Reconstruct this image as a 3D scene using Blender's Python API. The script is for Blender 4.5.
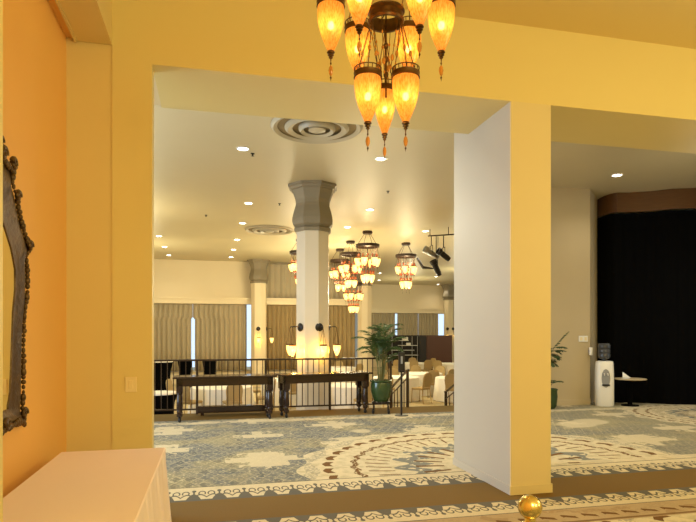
import bpy, bmesh, math, random
from mathutils import Vector, Matrix
random.seed(7)
PI = math.pi
sc = bpy.context.scene
COL = sc.collection
for o in list(bpy.data.objects): bpy.data.objects.remove(o)

# ------------------------------------------------------------------ camera
YAW = math.radians(13.3); F = 575.0; EYE = 1.55; HY = 333.5
SA, CA = math.sin(YAW), math.cos(YAW)
cam = bpy.data.objects.new('camera', bpy.data.cameras.new('camera')); COL.objects.link(cam)
cam.location = (0, 0, EYE); cam.rotation_euler = (PI/2, 0, -YAW)
cam.data.sensor_width = 36; cam.data.lens = F/696*36; cam.data.sensor_fit = 'HORIZONTAL'
cam.data.shift_y = (HY-261)/696.0
cam.data.clip_start = .05
sc.camera = cam
# ------------------------------------------------------------------ world, exposure
w = bpy.data.worlds.new('world'); sc.world = w; w.use_nodes = True
bg = w.node_tree.nodes['Background']; bg.inputs[0].default_value = (.66, .82, 1, 1); bg.inputs[1].default_value = 1.5
sc.view_settings.view_transform = 'Standard'; sc.view_settings.look = 'None'
sc.view_settings.exposure = 0.0; sc.view_settings.gamma = 1.0; sc.view_settings.use_curve_mapping = False

def light(name, kind, loc, power, col, size=.2, rot=None, spot=None, size_y=None, parent=None):
    l = bpy.data.lights.new(name, kind); l.energy = power; l.color = col
    if kind == 'AREA':
        l.size = size
        if size_y: l.shape = 'RECTANGLE'; l.size_y = size_y
    else: l.shadow_soft_size = size
    if spot: l.spot_size = spot; l.spot_blend = .8
    o = bpy.data.objects.new(name, l); COL.objects.link(o)
    if parent: o.parent = parent
    o.location = loc
    if rot: o.rotation_euler = rot
    return o

HALL = (1, .92, .60)
# added unseen warm fill brightening the near room, no fixtures behind it
for p in ((1.0, -1.2, 2.9), (3.2, -1.6, 2.9), (5.6, 1.8, 2.9), (8, -.8, 2.9)):
    light('room_fill', 'POINT', p, 135, (1, .89, .42), .45)
# daylight through the tall side window of the lobby (left of the hall) and the dining windows
light('window_daylight', 'AREA', (-5.7, 8.2, 1.8), 420, (.62, .78, 1), 4.5, rot=(0, -PI/2, 0), size_y=3.0)
# added fill points for the even brightness of the dining hall, without fixtures
for p in ((-2.5, 15, 3.3), (-2.5, 21, 3.3), (12, 17, 3.3), (12, 26, 3.3), (11, 31, 3.2), (3.2, 21.5, 3.0)):
    light('hall_fill', 'POINT', p, 150, HALL, .4)
for p in ((2.2, 8.2, 3.2), (8.2, 8.0, 3.0), (-2, 8.6, 3.0)):
    light('lobby_fill', 'POINT', p, 26, (1, .93, .70), .4)  # added fill for the lobby, nothing hangs at these points

# added spots without fixtures, brightening the lobby carpet
for p in ((-.8, 7.0, 4.6), (1.6, 6.9, 4.6), (4.4, 7.2, 4.6), (7.2, 8.0, 4.6), (1.0, 9.4, 4.6), (4.2, 9.6, 4.6), (9.8, 8.6, 4.6)):
    light('lobby_floor_fill', 'SPOT', p, 130, (1, .93, .74), .12, spot=2.2)

# ------------------------------------------------------------------ coordinates
def ray(px):
    xc = (px-348)/F
    return SA + xc*CA, CA - xc*SA
def at_d(px, d):
    a, b = ray(px); return d*a, d*b
def at_z(px, py, z):
    d = (EYE-z)*F/(py-HY); return at_d(px, d)
def at_Y(px, Y):
    a, b = ray(px); return Y*a/b, Y/b          # X, depth
def z_at(py, d): return EYE + (HY-py)*d/F

# ------------------------------------------------------------------ materials
def srgb(r, g, b):
    f = lambda c: (c/255/12.92) if c/255 <= .04045 else ((c/255+.055)/1.055)**2.4
    return (f(r), f(g), f(b), 1)
def mat(name, col, rough=.6, metal=0, noise=None, bump=0, bscale=60, emit=None, es=1, alpha=None, trans=0, coat=0, stretch=(1, 1, 1)):
    m = bpy.data.materials.new(name); m.use_nodes = True
    nt = m.node_tree; p = nt.nodes['Principled BSDF']
    p.inputs['Base Color'].default_value = col; p.inputs['Roughness'].default_value = rough
    p.inputs['Metallic'].default_value = metal
    if coat: p.inputs['Coat Weight'].default_value = coat
    if trans: p.inputs['Transmission Weight'].default_value = trans
    if emit: p.inputs['Emission Color'].default_value = emit; p.inputs['Emission Strength'].default_value = es
    tc = nt.nodes.new('ShaderNodeTexCoord'); mp = nt.nodes.new('ShaderNodeMapping'); mp.inputs['Scale'].default_value = stretch
    nt.links.new(tc.outputs['Object'], mp.inputs[0])
    if noise:
        n = nt.nodes.new('ShaderNodeTexNoise'); n.inputs['Scale'].default_value = noise[0]; n.inputs['Detail'].default_value = 4
        nt.links.new(mp.outputs[0], n.inputs['Vector'])
        r = nt.nodes.new('ShaderNodeMix'); r.data_type = 'RGBA'
        r.inputs[6].default_value = col; r.inputs[7].default_value = noise[1]
        nt.links.new(n.outputs['Fac'], r.inputs[0]); nt.links.new(r.outputs[2], p.inputs['Base Color'])
    if bump:
        n2 = nt.nodes.new('ShaderNodeTexNoise'); n2.inputs['Scale'].default_value = bscale; n2.inputs['Detail'].default_value = 3
        nt.links.new(mp.outputs[0], n2.inputs['Vector'])
        b = nt.nodes.new('ShaderNodeBump'); b.inputs['Strength'].default_value = bump; b.inputs['Distance'].default_value = .01
        nt.links.new(n2.outputs['Fac'], b.inputs['Height']); nt.links.new(b.outputs[0], p.inputs['Normal'])
    return m
def lin(r, g, b): return (r, g, b, 1)
M = {}
M['paint'] = mat('cream_paint', lin(.74, .62, .40), .55, noise=(1.5, lin(.78, .66, .44)), bump=.06, bscale=90)
M['yellow'] = mat('yellow_paint', lin(.76, .62, .27), .5, noise=(1.5, lin(.79, .65, .29)), bump=.06, bscale=90)
M['pierfront'] = mat('pier_paint_warm_lit', lin(.73, .60, .34), .5, noise=(1.5, lin(.76, .63, .36)), bump=.06, bscale=90)  # same paint as the pier sides, warm room light put into the colour
M['yellow2'] = mat('dull_yellow_paint', lin(.74, .59, .27), .5, noise=(1.5, lin(.77, .61, .29)), bump=.06, bscale=90)
M['orange'] = mat('orange_paint', lin(.88, .49, .145), .5, noise=(1.2, lin(.90, .51, .15)), bump=.06, bscale=90)
M['pillar'] = mat('pier_paint_hall_lit', lin(.53, .49, .41), .45, noise=(1.5, lin(.56, .52, .43)), bump=.05, bscale=90)  # paint of the pier sides, paler hall light put into the colour
M['ceil'] = mat('hall_ceiling_paint', lin(.56, .475, .29), .45, noise=(.8, lin(.61, .52, .32)), bump=.05, bscale=50)
M['ceil2'] = mat('near_ceiling_paint', lin(.76, .58, .25), .6, noise=(.8, lin(.79, .61, .26)), bump=.05, bscale=50)
M['greyw'] = mat('stone_grey_paint', lin(.22, .18, .115), .5, noise=(3, lin(.26, .215, .14)), bump=.1)
M['shaft'] = mat('column_paint', lin(.70, .61, .46), .4, noise=(3, lin(.74, .65, .50)), bump=.05)
M['lobbyw'] = mat('lobby_wall_paint', lin(.50, .40, .24), .6, noise=(2, lin(.53, .43, .26)), bump=.05)
M['walnut'] = mat('dark_polished_wood', lin(.014, .006, .004), .22, noise=(9, lin(.03, .010, .006)), coat=.25, stretch=(1, 8, 8))
M['band'] = mat('brown_wood_band', lin(.085, .034, .010), .35, noise=(5, lin(.14, .058, .018)), stretch=(1, 1, 8))
M['redwood'] = mat('red_brown_panel', lin(.065, .020, .007), .5, noise=(4, lin(.085, .028, .009)), stretch=(6, 1, 1))
M['black'] = mat('black_fabric', lin(.002, .002, .002), .9, bump=.2, bscale=40, stretch=(8, 8, .2))
M['black'].node_tree.nodes['Principled BSDF'].inputs['Specular IOR Level'].default_value = .05
M['blackm'] = mat('black_metal', lin(.012, .010, .009), .4, metal=.3, noise=(20, lin(.02, .017, .015)))
M['iron'] = mat('brown_iron', lin(.035, .018, .010), .4, metal=.4, noise=(20, lin(.05, .028, .015)))
M['bronze'] = mat('aged_bronze', lin(.16, .085, .03), .38, metal=.85, noise=(30, lin(.07, .035, .014)))
M['brass'] = mat('polished_brass', lin(.76, .66, .36), .24, metal=1, noise=(14, lin(.72, .56, .2)))
M['steel'] = mat('brushed_steel', lin(.5, .5, .5), .3, metal=1, noise=(30, lin(.42, .42, .42)))
M['cloth'] = mat('ivory_tablecloth', lin(.90, .75, .74), .85, noise=(2, lin(.93, .78, .77)), bump=.1, bscale=14)
M['white'] = mat('white_linen', lin(.88, .84, .76), .85, noise=(3, lin(.92, .88, .80)), bump=.08, bscale=20)
M['gold'] = mat('gold_fabric', lin(.42, .30, .13), .7, noise=(30, lin(.36, .25, .10)), bump=.1, bscale=80)
M['goldm'] = mat('gold_metal_frame', lin(.45, .30, .12), .35, metal=.7, noise=(20, lin(.5, .34, .14)))
M['curt'] = mat('grey_beige_curtain', lin(.42, .35, .23), .85, noise=(3, lin(.42, .35, .23)), stretch=(14, 14, .25))
M['curt2'] = mat('olive_beige_curtain', lin(.36, .26, .12), .85, noise=(3, lin(.31, .22, .10)), stretch=(14, 14, .25))
M['whitep'] = mat('white_plastic', lin(.82, .80, .74), .3, noise=(5, lin(.85, .83, .77)))
M['greyp'] = mat('grey_plastic', lin(.25, .25, .25), .4, noise=(5, lin(.3, .3, .3)))
M['water'] = mat('dark_blue_water_bottle', lin(.02, .022, .03), .08, noise=(9, lin(.10, .11, .13)), trans=.15)
M['pot'] = mat('green_glazed_pot', lin(.022, .055, .016), .25, noise=(6, lin(.04, .08, .024)), coat=.4)
M['leaf'] = mat('palm_leaf', lin(.018, .055, .010), .5, noise=(9, lin(.075, .13, .03)))
M['leaf2'] = mat('dark_leaf', lin(.02, .045, .012), .5, noise=(9, lin(.035, .07, .02)))
M['stem'] = mat('green_stem', lin(.12, .13, .04), .6, noise=(9, lin(.16, .17, .06)))
M['soil'] = mat('potting_soil', lin(.03, .02, .012), .95, noise=(30, lin(.06, .04, .02)), bump=.5)
M['frame'] = mat('carved_dark_gilt', lin(.045, .022, .009), .35, metal=.45, noise=(26, lin(.16, .09, .03)), bump=.5, bscale=35)
M['mirror'] = mat('mirror_silver', lin(.86, .86, .80), .02, metal=1, noise=(3, lin(.83, .83, .77)))
M['switch'] = mat('ivory_switch', lin(.86, .72, .42), .4, noise=(3, lin(.88, .74, .44)))
M['glass'] = mat('window_glass', lin(.9, .95, 1), .02, trans=1, noise=(1, lin(.92, .96, 1)))
M['bead'] = mat('amber_bead', lin(.75, .28, .05), .15, noise=(12, lin(.85, .45, .1)), trans=.4)
M['beadred'] = mat('rose_bead', lin(.65, .14, .07), .2, noise=(12, lin(.8, .3, .12)), trans=.3)
M['bulb'] = mat('bulb_glow', lin(1, .9, .6), .5, emit=lin(1, .80, .36), es=24, noise=(2, lin(1, .92, .65)))
M['bulb2'] = mat('far_bulb_glow', lin(1, .9, .6), .5, emit=lin(1, .80, .42), es=9, noise=(2, lin(1, .92, .65)))
M['led'] = mat('downlight_lens', lin(1, 1, 1), .5, emit=lin(1, .95, .82), es=12, noise=(2, lin(.95, .95, .95)))
M['vent'] = mat('vent_enamel', lin(.44, .38, .26), .45, noise=(4, lin(.48, .41, .28)))
M['ventdark'] = mat('vent_inside', lin(.30, .22, .10), .7, noise=(4, lin(.2, .14, .07)))
M['dark'] = mat('charcoal_cabinet', lin(.007, .005, .004), .6, noise=(4, lin(.014, .010, .008)))

def shade_mat(name, c1, c2, es, tr):
    m = bpy.data.materials.new(name); m.use_nodes = True; nt = m.node_tree
    nt.nodes.clear(); N = nt.nodes.new; L = nt.links.new
    out = N('ShaderNodeOutputMaterial'); tc = N('ShaderNodeTexCoord'); mp = N('ShaderNodeMapping')
    mp.inputs['Scale'].default_value = (50, 50, 12); mp.inputs['Rotation'].default_value = (.5, .5, 0)
    L(tc.outputs['Object'], mp.inputs[0])
    n = N('ShaderNodeTexNoise'); n.inputs['Scale'].default_value = 3; n.inputs['Detail'].default_value = 3; L(mp.outputs[0], n.inputs['Vector'])
    cr = N('ShaderNodeMix'); cr.data_type = 'RGBA'; cr.inputs[6].default_value = c1; cr.inputs[7].default_value = c2; rm = N('ShaderNodeMapRange'); rm.inputs[1].default_value = .35; rm.inputs[2].default_value = .65; L(n.outputs['Fac'], rm.inputs[0]); L(rm.outputs[0], cr.inputs[0])
    em = N('ShaderNodeEmission'); em.inputs[1].default_value = es; L(cr.outputs[2], em.inputs[0])
    tl = N('ShaderNodeBsdfTranslucent'); L(cr.outputs[2], tl.inputs[0])
    gl = N('ShaderNodeBsdfGlossy'); gl.inputs[1].default_value = .2
    ad = N('ShaderNodeAddShader'); L(em.outputs[0], ad.inputs[0]); L(tl.outputs[0], ad.inputs[1])
    m1 = N('ShaderNodeMixShader'); m1.inputs[0].default_value = .06; L(ad.outputs[0], m1.inputs[1]); L(gl.outputs[0], m1.inputs[2])
    tp = N('ShaderNodeBsdfTransparent'); tp.inputs[0].default_value = (1, .85, .5, 1)
    m2 = N('ShaderNodeMixShader'); m2.inputs[0].default_value = tr; L(m1.outputs[0], m2.inputs[1]); L(tp.outputs[0], m2.inputs[2])
    L(m2.outputs[0], out.inputs[0]); return m
M['shade'] = shade_mat('amber_glass_shade', lin(.86, .30, .03), lin(1, .52, .11), .26, .10)
M['shadefar'] = shade_mat('bright_glass_shade', lin(1, .58, .14), lin(1, .80, .36), 1.9, .25)

# --- carpet: expression-built node material
class E:
    def __init__(s, nt, sock): s.nt = nt; s.s = sock
    def op(s, o, *a):
        n = s.nt.nodes.new('ShaderNodeMath'); n.operation = o
        for i, v in enumerate((s,)+a):
            if isinstance(v, E): s.nt.links.new(v.s, n.inputs[i])
            else: n.inputs[i].default_value = v
        return E(s.nt, n.outputs[0])
    def __add__(s, o): return s.op('ADD', o)
    def __sub__(s, o): return s.op('SUBTRACT', o)
    def __mul__(s, o): return s.op('MULTIPLY', o)
    def __truediv__(s, o): return s.op('DIVIDE', o)
    def lt(s, o): return s.op('LESS_THAN', o)
    def gt(s, o): return s.op('GREATER_THAN', o)
    def abs(s): return s.op('ABSOLUTE')
    def fr(s): return s.op('FRACT')
    def fl(s): return s.op('FLOOR')
    def sin(s): return s.op('SINE')
    def max(s, o): return s.op('MAXIMUM', o)
    def min(s, o): return s.op('MINIMUM', o)
    def inv(s): return (s*-1)+1
    def step(s, a, b):      # smooth ramp
        n = s.nt.nodes.new('ShaderNodeMapRange'); n.interpolation_type = 'SMOOTHSTEP'
        s.nt.links.new(s.s, n.inputs[0]); n.inputs[1].default_value = a; n.inputs[2].default_value = b
        return E(s.nt, n.outputs[0])
def hyp(a, b): return (a*a+b*b).op('SQRT')
def between(v, a, b): return v.gt(a)*v.lt(b)
def carpet(name, hall=False):
    m = bpy.data.materials.new(name); m.use_nodes = True; nt = m.node_tree; p = nt.nodes['Principled BSDF']
    p.inputs['Roughness'].default_value = .9; p.inputs['Specular IOR Level'].default_value = .25
    g = nt.nodes.new('ShaderNodeNewGeometry'); sp = nt.nodes.new('ShaderNodeSeparateXYZ'); nt.links.new(g.outputs['Position'], sp.inputs[0])
    X = E(nt, sp.outputs[0]); Y = E(nt, sp.outputs[1])
    def noise(scale, det=3, sx=1, sy=1, rough=.5, off=0):
        mp = nt.nodes.new('ShaderNodeMapping'); mp.inputs['Scale'].default_value = (sx, sy, 1); mp.inputs['Location'].default_value = (off, off, 0)
        nt.links.new(g.outputs['Position'], mp.inputs[0])
        n = nt.nodes.new('ShaderNodeTexNoise'); n.inputs['Scale'].default_value = scale; n.inputs['Detail'].default_value = det; n.inputs['Roughness'].default_value = rough
        nt.links.new(mp.outputs[0], n.inputs['Vector']); return E(nt, n.outputs['Fac'])
    def mix(c1, c2, f):
        n = nt.nodes.new('ShaderNodeMix'); n.data_type = 'RGBA'
        for i, c in ((6, c1), (7, c2)):
            if isinstance(c, tuple): n.inputs[i].default_value = c
            else: nt.links.new(c, n.inputs[i])
        nt.links.new(f.s, n.inputs[0]); return n.outputs[2]
    cream = lin(.66, .57, .38); blue = lin(.13, .145, .155); blue2 = lin(.21, .21, .18); brown = lin(.16, .075, .018); green = lin(.33, .29, .17); stripe = lin(.16, .10, .022)
    n1 = noise(1.1, 3); n2 = noise(9, 4, off=3); n3 = noise(60, 2); n4 = noise(.55, 2, 1, 1.2, off=7); n5 = noise(28, 2, off=1)
    Xw = X+(n2-.5)*.06; Yw = Y+(n2-.5)*.05
    # scales: offset rows of arcs
    da = ((Xw/.15).fr()-.5).abs()+((Yw/.27).fr()-.5).abs()
    scale_m = between(da, .44, .57)
    cid = ((Xw/.15).fl()*12.9 + (Yw/.27).fl()*78.2 + da.gt(.5)*37.7).sin().op('MULTIPLY', 437.5).fr()
    Xq = ((Xw/.15).fl()+.5)*.15; Yq = ((Yw/.27).fl()+.5)*.27
    base = mix(blue, blue2, n2.step(.35, .65))
    base = mix(base, green, n1.step(.45, .62)*.8)
    base = mix(base, lin(.07, .075, .075), cid.gt(.62)*da.lt(.44)*.35)
    base = mix(base, cream, scale_m*n2.gt(.42)*.28)
    base = mix(base, cream, n5.step(.54, .64)*.5)
    base = mix(base, green, X.step(4.2, 7.5)*.55)  # field painted greener to the right, away from the blue daylight
    # larger cream lozenges
    cell = ((Xq/1.35).fr()-.5).abs()*1.0 + ((Yq/1.6 + (Xq/1.35).fl()*.5).fr()-.5).abs()*1.25 + (n2-.5)*.5 + (n4-.5)*.9
    base = mix(base, cream, cell.lt(.30)*.8)
    base = mix(base, cream, n4.step(.62, .66)*.7)
    if not hall:
        # medallions
        def medal(base, cx, cy, R, full=True):
            dx = X-cx; dy = Y-cy; r = hyp(dx, dy)/R; th = dy.op('ARCTAN2', dx)
            wob = (th*18).sin()*.025
            inside = (r+wob).lt(1.16)
            c = mix(cream, green, n2.step(.42, .68)*.45)
            k = (th*(40/(2*PI))); ka = (k.fr()-.5).abs()
            c = mix(c, brown, between(r+(ka*.06), 1.0, 1.045)*ka.lt(.34))
            c = mix(c, brown, between(r-(ka*.05), .83, .865)*(n5.gt(.44)))
            k2 = ((th*(52/(2*PI)))+r*2.2).fr()
            c = mix(c, brown, between(r, .66, .80)*between(k2, .38, .56)*n2.gt(.40))
            c = mix(c, blue2, between(r+wob*2, .46, .60)*n2.gt(.42))
            c = mix(c, brown, between(r, .36, .52)*between((th*(24/(2*PI))).fr(), .35, .6))
            c = mix(c, blue2, r.lt(.22))
            c = mix(c, blue2, between(r-wob, 1.08, 1.16)*n5.gt(.5)*.6)
            return mix(base, c, inside)
        base = medal(base, 3.4, 6.2, 2.1)
        base = medal(base, 9.4, 9.0, 1.45)
        base = medal(base, 4.6, 2.6, 1.75)
        # line borders near the railing and right field
        base = mix(base, cream, between(Y, 10.15, 10.42)*n2.gt(.42)*.7)
        base = mix(base, stripe, Y.gt(10.62)*X.lt(5.6))
        # scroll borders
        def border(base, v, inside, per, ph, back, dark):
            u = ((X+ph)/per).fr()-.5
            ua = u.abs()
            c = mix(back, green, n2.step(.5, .8)*.25)
            foot = (v + ua*ua*4.5).lt(.46)
            r1 = hyp(ua-.32, (v-.52)*.95)
            curl = between(r1, .10, .155)*(v.gt(.44))
            head = hyp(u, (v-.66)*1.1).lt(.085)
            stem = ua.lt(.035)*between(v, .3, .66)
            link = between(v-(ua*6.28).sin()*.18, .20, .28)
            c = mix(c, dark, foot.max(curl).max(head).max(stem).max(link))
            c = mix(c, dark, v.lt(.10).max(v.gt(.96)))
            return mix(base, c, inside)
        base = border(base, (Y-5.50)/.50, between(Y, 5.50, 6.0), .24, .05, cream, lin(.13, .12, .10))
        base = mix(base, cream, between(Y, 6.0, 6.18)*X.gt(4.3)*.8)
        base = border(base, (Y*-1+4.86)/.36, between(Y, 4.50, 4.86), .24, .1, cream, lin(.13, .12, .10))
        base = mix(base, lin(.42, .30, .16), between(Y, 4.14, 4.50)*.85)
        base = mix(base, brown, between(Y, 4.16, 4.20)*.8)
        base = mix(base, brown, between(Y + ((X/.2).fr()-.5).abs()*.1, 4.3, 4.36)*((X/.2).fr().gt(.4)))
        st = mix(stripe, lin(.21, .125, .04), n3)
        base = mix(base, st, between(Y, 4.86, 5.50))
    else:
        base = mix(base, lin(.62, .50, .28), n1.step(.3, .5)*.8)
        base = mix(base, brown, scale_m*n2.gt(.5)*.35)
    fin = mix(base, lin(.05, .04, .03), n3.step(.5, .9)*.35)
    nt.links.new(fin, p.inputs['Base Color'])
    b = nt.nodes.new('ShaderNodeBump'); b.inputs['Strength'].default_value = .25; b.inputs['Distance'].default_value = .004
    nt.links.new(n3.s, b.inputs['Height']); nt.links.new(b.outputs[0], p.inputs['Normal'])
    return m
M['carpet'] = carpet('patterned_carpet'); M['carpet2'] = carpet('dining_carpet', True)

# ------------------------------------------------------------------ mesh helpers
def obj(name, bm, m, parent=None, smooth=False, angle=35):
    me = bpy.data.meshes.new(name); bmesh.ops.recalc_face_normals(bm, faces=bm.faces[:])
    if smooth:
        for f in bm.faces: f.smooth = True
        for e in bm.edges:
            if len(e.link_faces) == 2 and e.calc_face_angle(0) > math.radians(angle): e.smooth = False
    bm.to_mesh(me); bm.free(); me.materials.append(M[m] if isinstance(m, str) else m)
    o = bpy.data.objects.new(name, me); COL.objects.link(o)
    if parent: o.parent = parent
    return o
def tag(o, label, cat, group=None, kind=None):
    if label: o['label'] = label
    if cat: o['category'] = cat
    if group: o['group'] = group
    if kind: o['kind'] = kind
    return o
def thing(name, label, cat, loc=(0, 0, 0), rz=0, group=None):
    o = bpy.data.objects.new(name, None); COL.objects.link(o); o.empty_display_size = .1
    o.location = loc; o.rotation_euler = (0, 0, rz); return tag(o, label, cat, group)
def struct(name, bm, m, smooth=False):
    o = obj(name, bm, m, smooth=smooth); o['kind'] = 'structure'; return o
def dup(root, loc, rz, label=None, group=None, scale=None):
    r = root.copy(); COL.objects.link(r); r.location = loc; r.rotation_euler = (0, 0, rz)
    if label: r['label'] = label
    if group: r['group'] = group
    if scale: r.scale = (scale,)*3
    for ch in list(root.children):
        c = ch.copy(); COL.objects.link(c); c.parent = r
        for g in list(ch.children):
            d = g.copy(); COL.objects.link(d); d.parent = c
            for h in list(g.children):
                e = h.copy(); COL.objects.link(e); e.parent = d
    return r
def B(): return bmesh.new()
def box(bm, x0, x1, y0, y1, z0, z1, bev=0, mtx=None):
    r = bmesh.ops.create_cube(bm, size=1)
    vs = r['verts']
    for v in vs:
        v.co = Vector((x0 if v.co.x < 0 else x1, y0 if v.co.y < 0 else y1, z0 if v.co.z < 0 else z1))
    if bev:
        es = list({e for v in vs for e in v.link_edges})
        rr = bmesh.ops.bevel(bm, geom=es, offset=bev, segments=2, affect='EDGES', profile=.5)
        vs = list(set(rr['verts']))
    if mtx is not None:
        for v in vs: v.co = mtx @ v.co
    return bm
def lathe(bm, prof, n=24, c=(0, 0), rot=0, cap=True, sx=1, sy=1):
    rings = []
    for r, z in prof:
        if r < 1e-5: rings.append([bm.verts.new((c[0], c[1], z))])
        else: rings.append([bm.verts.new((c[0]+sx*r*math.cos(2*PI*i/n+rot), c[1]+sy*r*math.sin(2*PI*i/n+rot), z)) for i in range(n)])
    for a, b in zip(rings, rings[1:]):
        for i in range(n):
            j = (i+1) % n
            if len(a) == 1 and len(b) == 1: continue
            if len(a) == 1: bm.faces.new((a[0], b[j], b[i]))
            elif len(b) == 1: bm.faces.new((a[i], a[j], b[0]))
            else: bm.faces.new((a[i], a[j], b[j], b[i]))
    if cap:
        for k in (0, -1):
            if len(rings[k]) > 1: bm.faces.new(rings[k])
    return bm
def tube(bm, pts, r, n=8, closed=False):
    pts = [Vector(p) for p in pts]; rings = []
    R = r if isinstance(r, (list, tuple)) else [r]*len(pts)
    N = len(pts)
    for i, p in enumerate(pts):
        if closed: t = pts[(i+1) % N]-pts[i-1]
        else: t = pts[min(i+1, N-1)]-pts[max(i-1, 0)]
        t.normalize()
        up = Vector((0, 0, 1)) if abs(t.z) < .9 else Vector((1, 0, 0))
        a = t.cross(up).normalized(); b = t.cross(a)
        rings.append([bm.verts.new(p+R[i]*(a*math.cos(2*PI*k/n)+b*math.sin(2*PI*k/n))) for k in range(n)])
    prs = list(zip(rings, rings[1:]))
    if closed: prs.append((rings[-1], rings[0]))
    for A, C in prs:
        for k in range(n): bm.faces.new((A[k], A[(k+1) % n], C[(k+1) % n], C[k]))
    if not closed: bm.faces.new(rings[0]); bm.faces.new(rings[-1])
    return bm
def ball(bm, c, r, s=(1, 1, 1), u=10, v=8):
    q = bmesh.ops.create_uvsphere(bm, u_segments=u, v_segments=v, radius=r)
    for x in q['verts']: x.co = Vector((x.co.x*s[0], x.co.y*s[1], x.co.z*s[2]))+Vector(c)
    return bm
def prism(bm, poly, z0, z1):
    a = [bm.verts.new((x, y, z0)) for x, y in poly]; b = [bm.verts.new((x, y, z1)) for x, y in poly]
    n = len(poly)
    bm.faces.new(a); bm.faces.new(b)
    for i in range(n): bm.faces.new((a[i], a[(i+1) % n], b[(i+1) % n], b[i]))
    return bm
def torus(bm, c, R, r, n=32, m=8, sz=1):
    rings = []
    for i in range(n):
        t = 2*PI*i/n
        rings.append([bm.verts.new((c[0]+(R+r*math.cos(2*PI*k/m))*math.cos(t), c[1]+(R+r*math.cos(2*PI*k/m))*math.sin(t), c[2]+sz*r*math.sin(2*PI*k/m))) for k in range(m)])
    for i in range(n):
        A, C = rings[i], rings[(i+1) % n]
        for k in range(m): bm.faces.new((A[k], A[(k+1) % m], C[(k+1) % m], C[k]))
    return bm

# ------------------------------------------------------------------ constants of the place
YW = 5.01; YB = 5.95; ZS = 3.78; ZC = 4.70; ZN = 4.52; ZD = -.60; YR = 11.55
XL = -.484
# floors
struct('floor', prism(B(), [(-6.2, -4.2), (16, -4.2), (16, 12.2), (5.6, 12.2), (5.6, YR), (-6.2, YR)], -.25, 0), 'carpet')
struct('floor_dining', box(B(), -6.2, 24, YR, 38, ZD-.2, ZD), 'carpet2')
# ceilings
struct('ceiling', box(B(), -6.2, 24, YB-.02, 38, ZC, ZC+.15), 'ceil')
struct('ceiling_near', box(B(), -1.5, 12.2, -4.2, YW+.1, ZN, ZN+.15), 'ceil2')
# wall with the two openings: header beam, left panel, pillar
bm = B(); box(bm, XL-.001, 12, YW, YB, ZS, ZN+.35); struct('wall_header', bm, 'yellow')
bm = B(); box(bm, -.795, XL, YW, YW+.16, 0, ZN+.35); struct('wall_front', bm, 'yellow')
bm = B(); box(bm, -6.2, -.795, YW+.009, YW+.16, 0, ZN+.35); struct('wall_recess', bm, 'yellow2')
bm = B(); box(bm, -6.2, XL, YW+.16, YB, ZS+.02, ZN+.35); struct('wall_header_side', bm, 'paint')
# pillar (slab pier)
struct('wall_pier', box(B(), 2.79, 3.22, YW+.02, 6.34, 0, ZC), 'pillar')
struct('wall_pier_front', box(B(), 2.79, 3.22, YW, YW+.02, 0, ZS), 'pierfront')  # thin skin that carries the warm-lit tone of the pier
struct('baseboard_pier', box(B(), 2.778, 3.232, YW+.004, 6.35, .0, .085), 'pillar')
struct('baseboard_pier_front', box(B(), 2.778, 3.232, YW-.012, YW+.004, .0, .085), 'pierfront')
# orange left wall, near pier, beam
struct('wall_left', box(B(), -1.30, -1.14, -4.2, YW+.02, 0, ZN), 'orange')
struct('trim_1', box(B(), -1.14, -.835, 1.7, 2.62, 0, 3.9), 'yellow')
bm = B(); box(bm, -1.14, -1.07, -4.2, YW+.02, 3.93, ZN)
struct('beam_edge', bm, 'orange')
bm = B(); box(bm, -1.07, -.795, -4.2, YW, 3.905, ZN)
box(bm, -1.078, -1.058, -4.2, YW, 3.895, 3.93)
struct('beam_left', bm, 'yellow2')
# rest of the near room (behind and right of the camera)
struct('wall_back', box(B(), -1.3, 12.2, -4.35, -4.2, 0, ZN+.1), 'yellow')
struct('wall_right', box(B(), 12, 12.2, -4.2, YB, 0, ZN+.35), 'yellow')
# lobby side walls
bm = B()
box(bm, -6.2, -6.0, YW, 5.8, ZD, ZC); box(bm, -6.2, -6.0, 10.6, 26, ZD, ZC); box(bm, -6.2, -6.0, 5.8, 10.6, ZD, .4); box(bm, -6.2, -6.0, 5.8, 10.6, 3.5, ZC)
struct('wall_side', bm, 'paint')
w1 = thing('window_1', None, None, (-6.1, 8.2, 0)); w1['kind'] = 'structure'
bm = B(); box(bm, -.06, .06, -2.4, 2.4, .4, .48); box(bm, -.06, .06, -2.4, 2.4, 3.42, 3.5)
for y in (-2.4, -.84, .76, 2.32): box(bm, -.06, .06, y, y+.08, .48, 3.42)
obj('window_frame', bm, 'whitep', w1)
obj('glass', box(B(), -.008, .008, -2.34, 2.34, .46, 3.44), 'glass', w1)
struct('wall_lobby_right', box(B(), 15.8, 16, YB, 11.2, 0, ZC), 'lobbyw')
# wall behind the cooler, with its bevelled return
PB = at_d(597.5, 13.5)
prism_pts = [(5.6, 11.0), (8.03, 11.0), PB, (PB[0], PB[1]+.35), (5.6, PB[1]+.35)]
struct('wall_cooler', prism(B(), prism_pts, ZD, ZC), 'lobbyw')
struct('baseboard_cooler', box(B(), 5.6, 8.03, 10.975, 11.0, 0, .12, .004), 'lobbyw')
struct('wall_lobby_end', box(B(), 8.70, 16, 12.15, 12.35, ZD, ZC), 'lobbyw')
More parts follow.
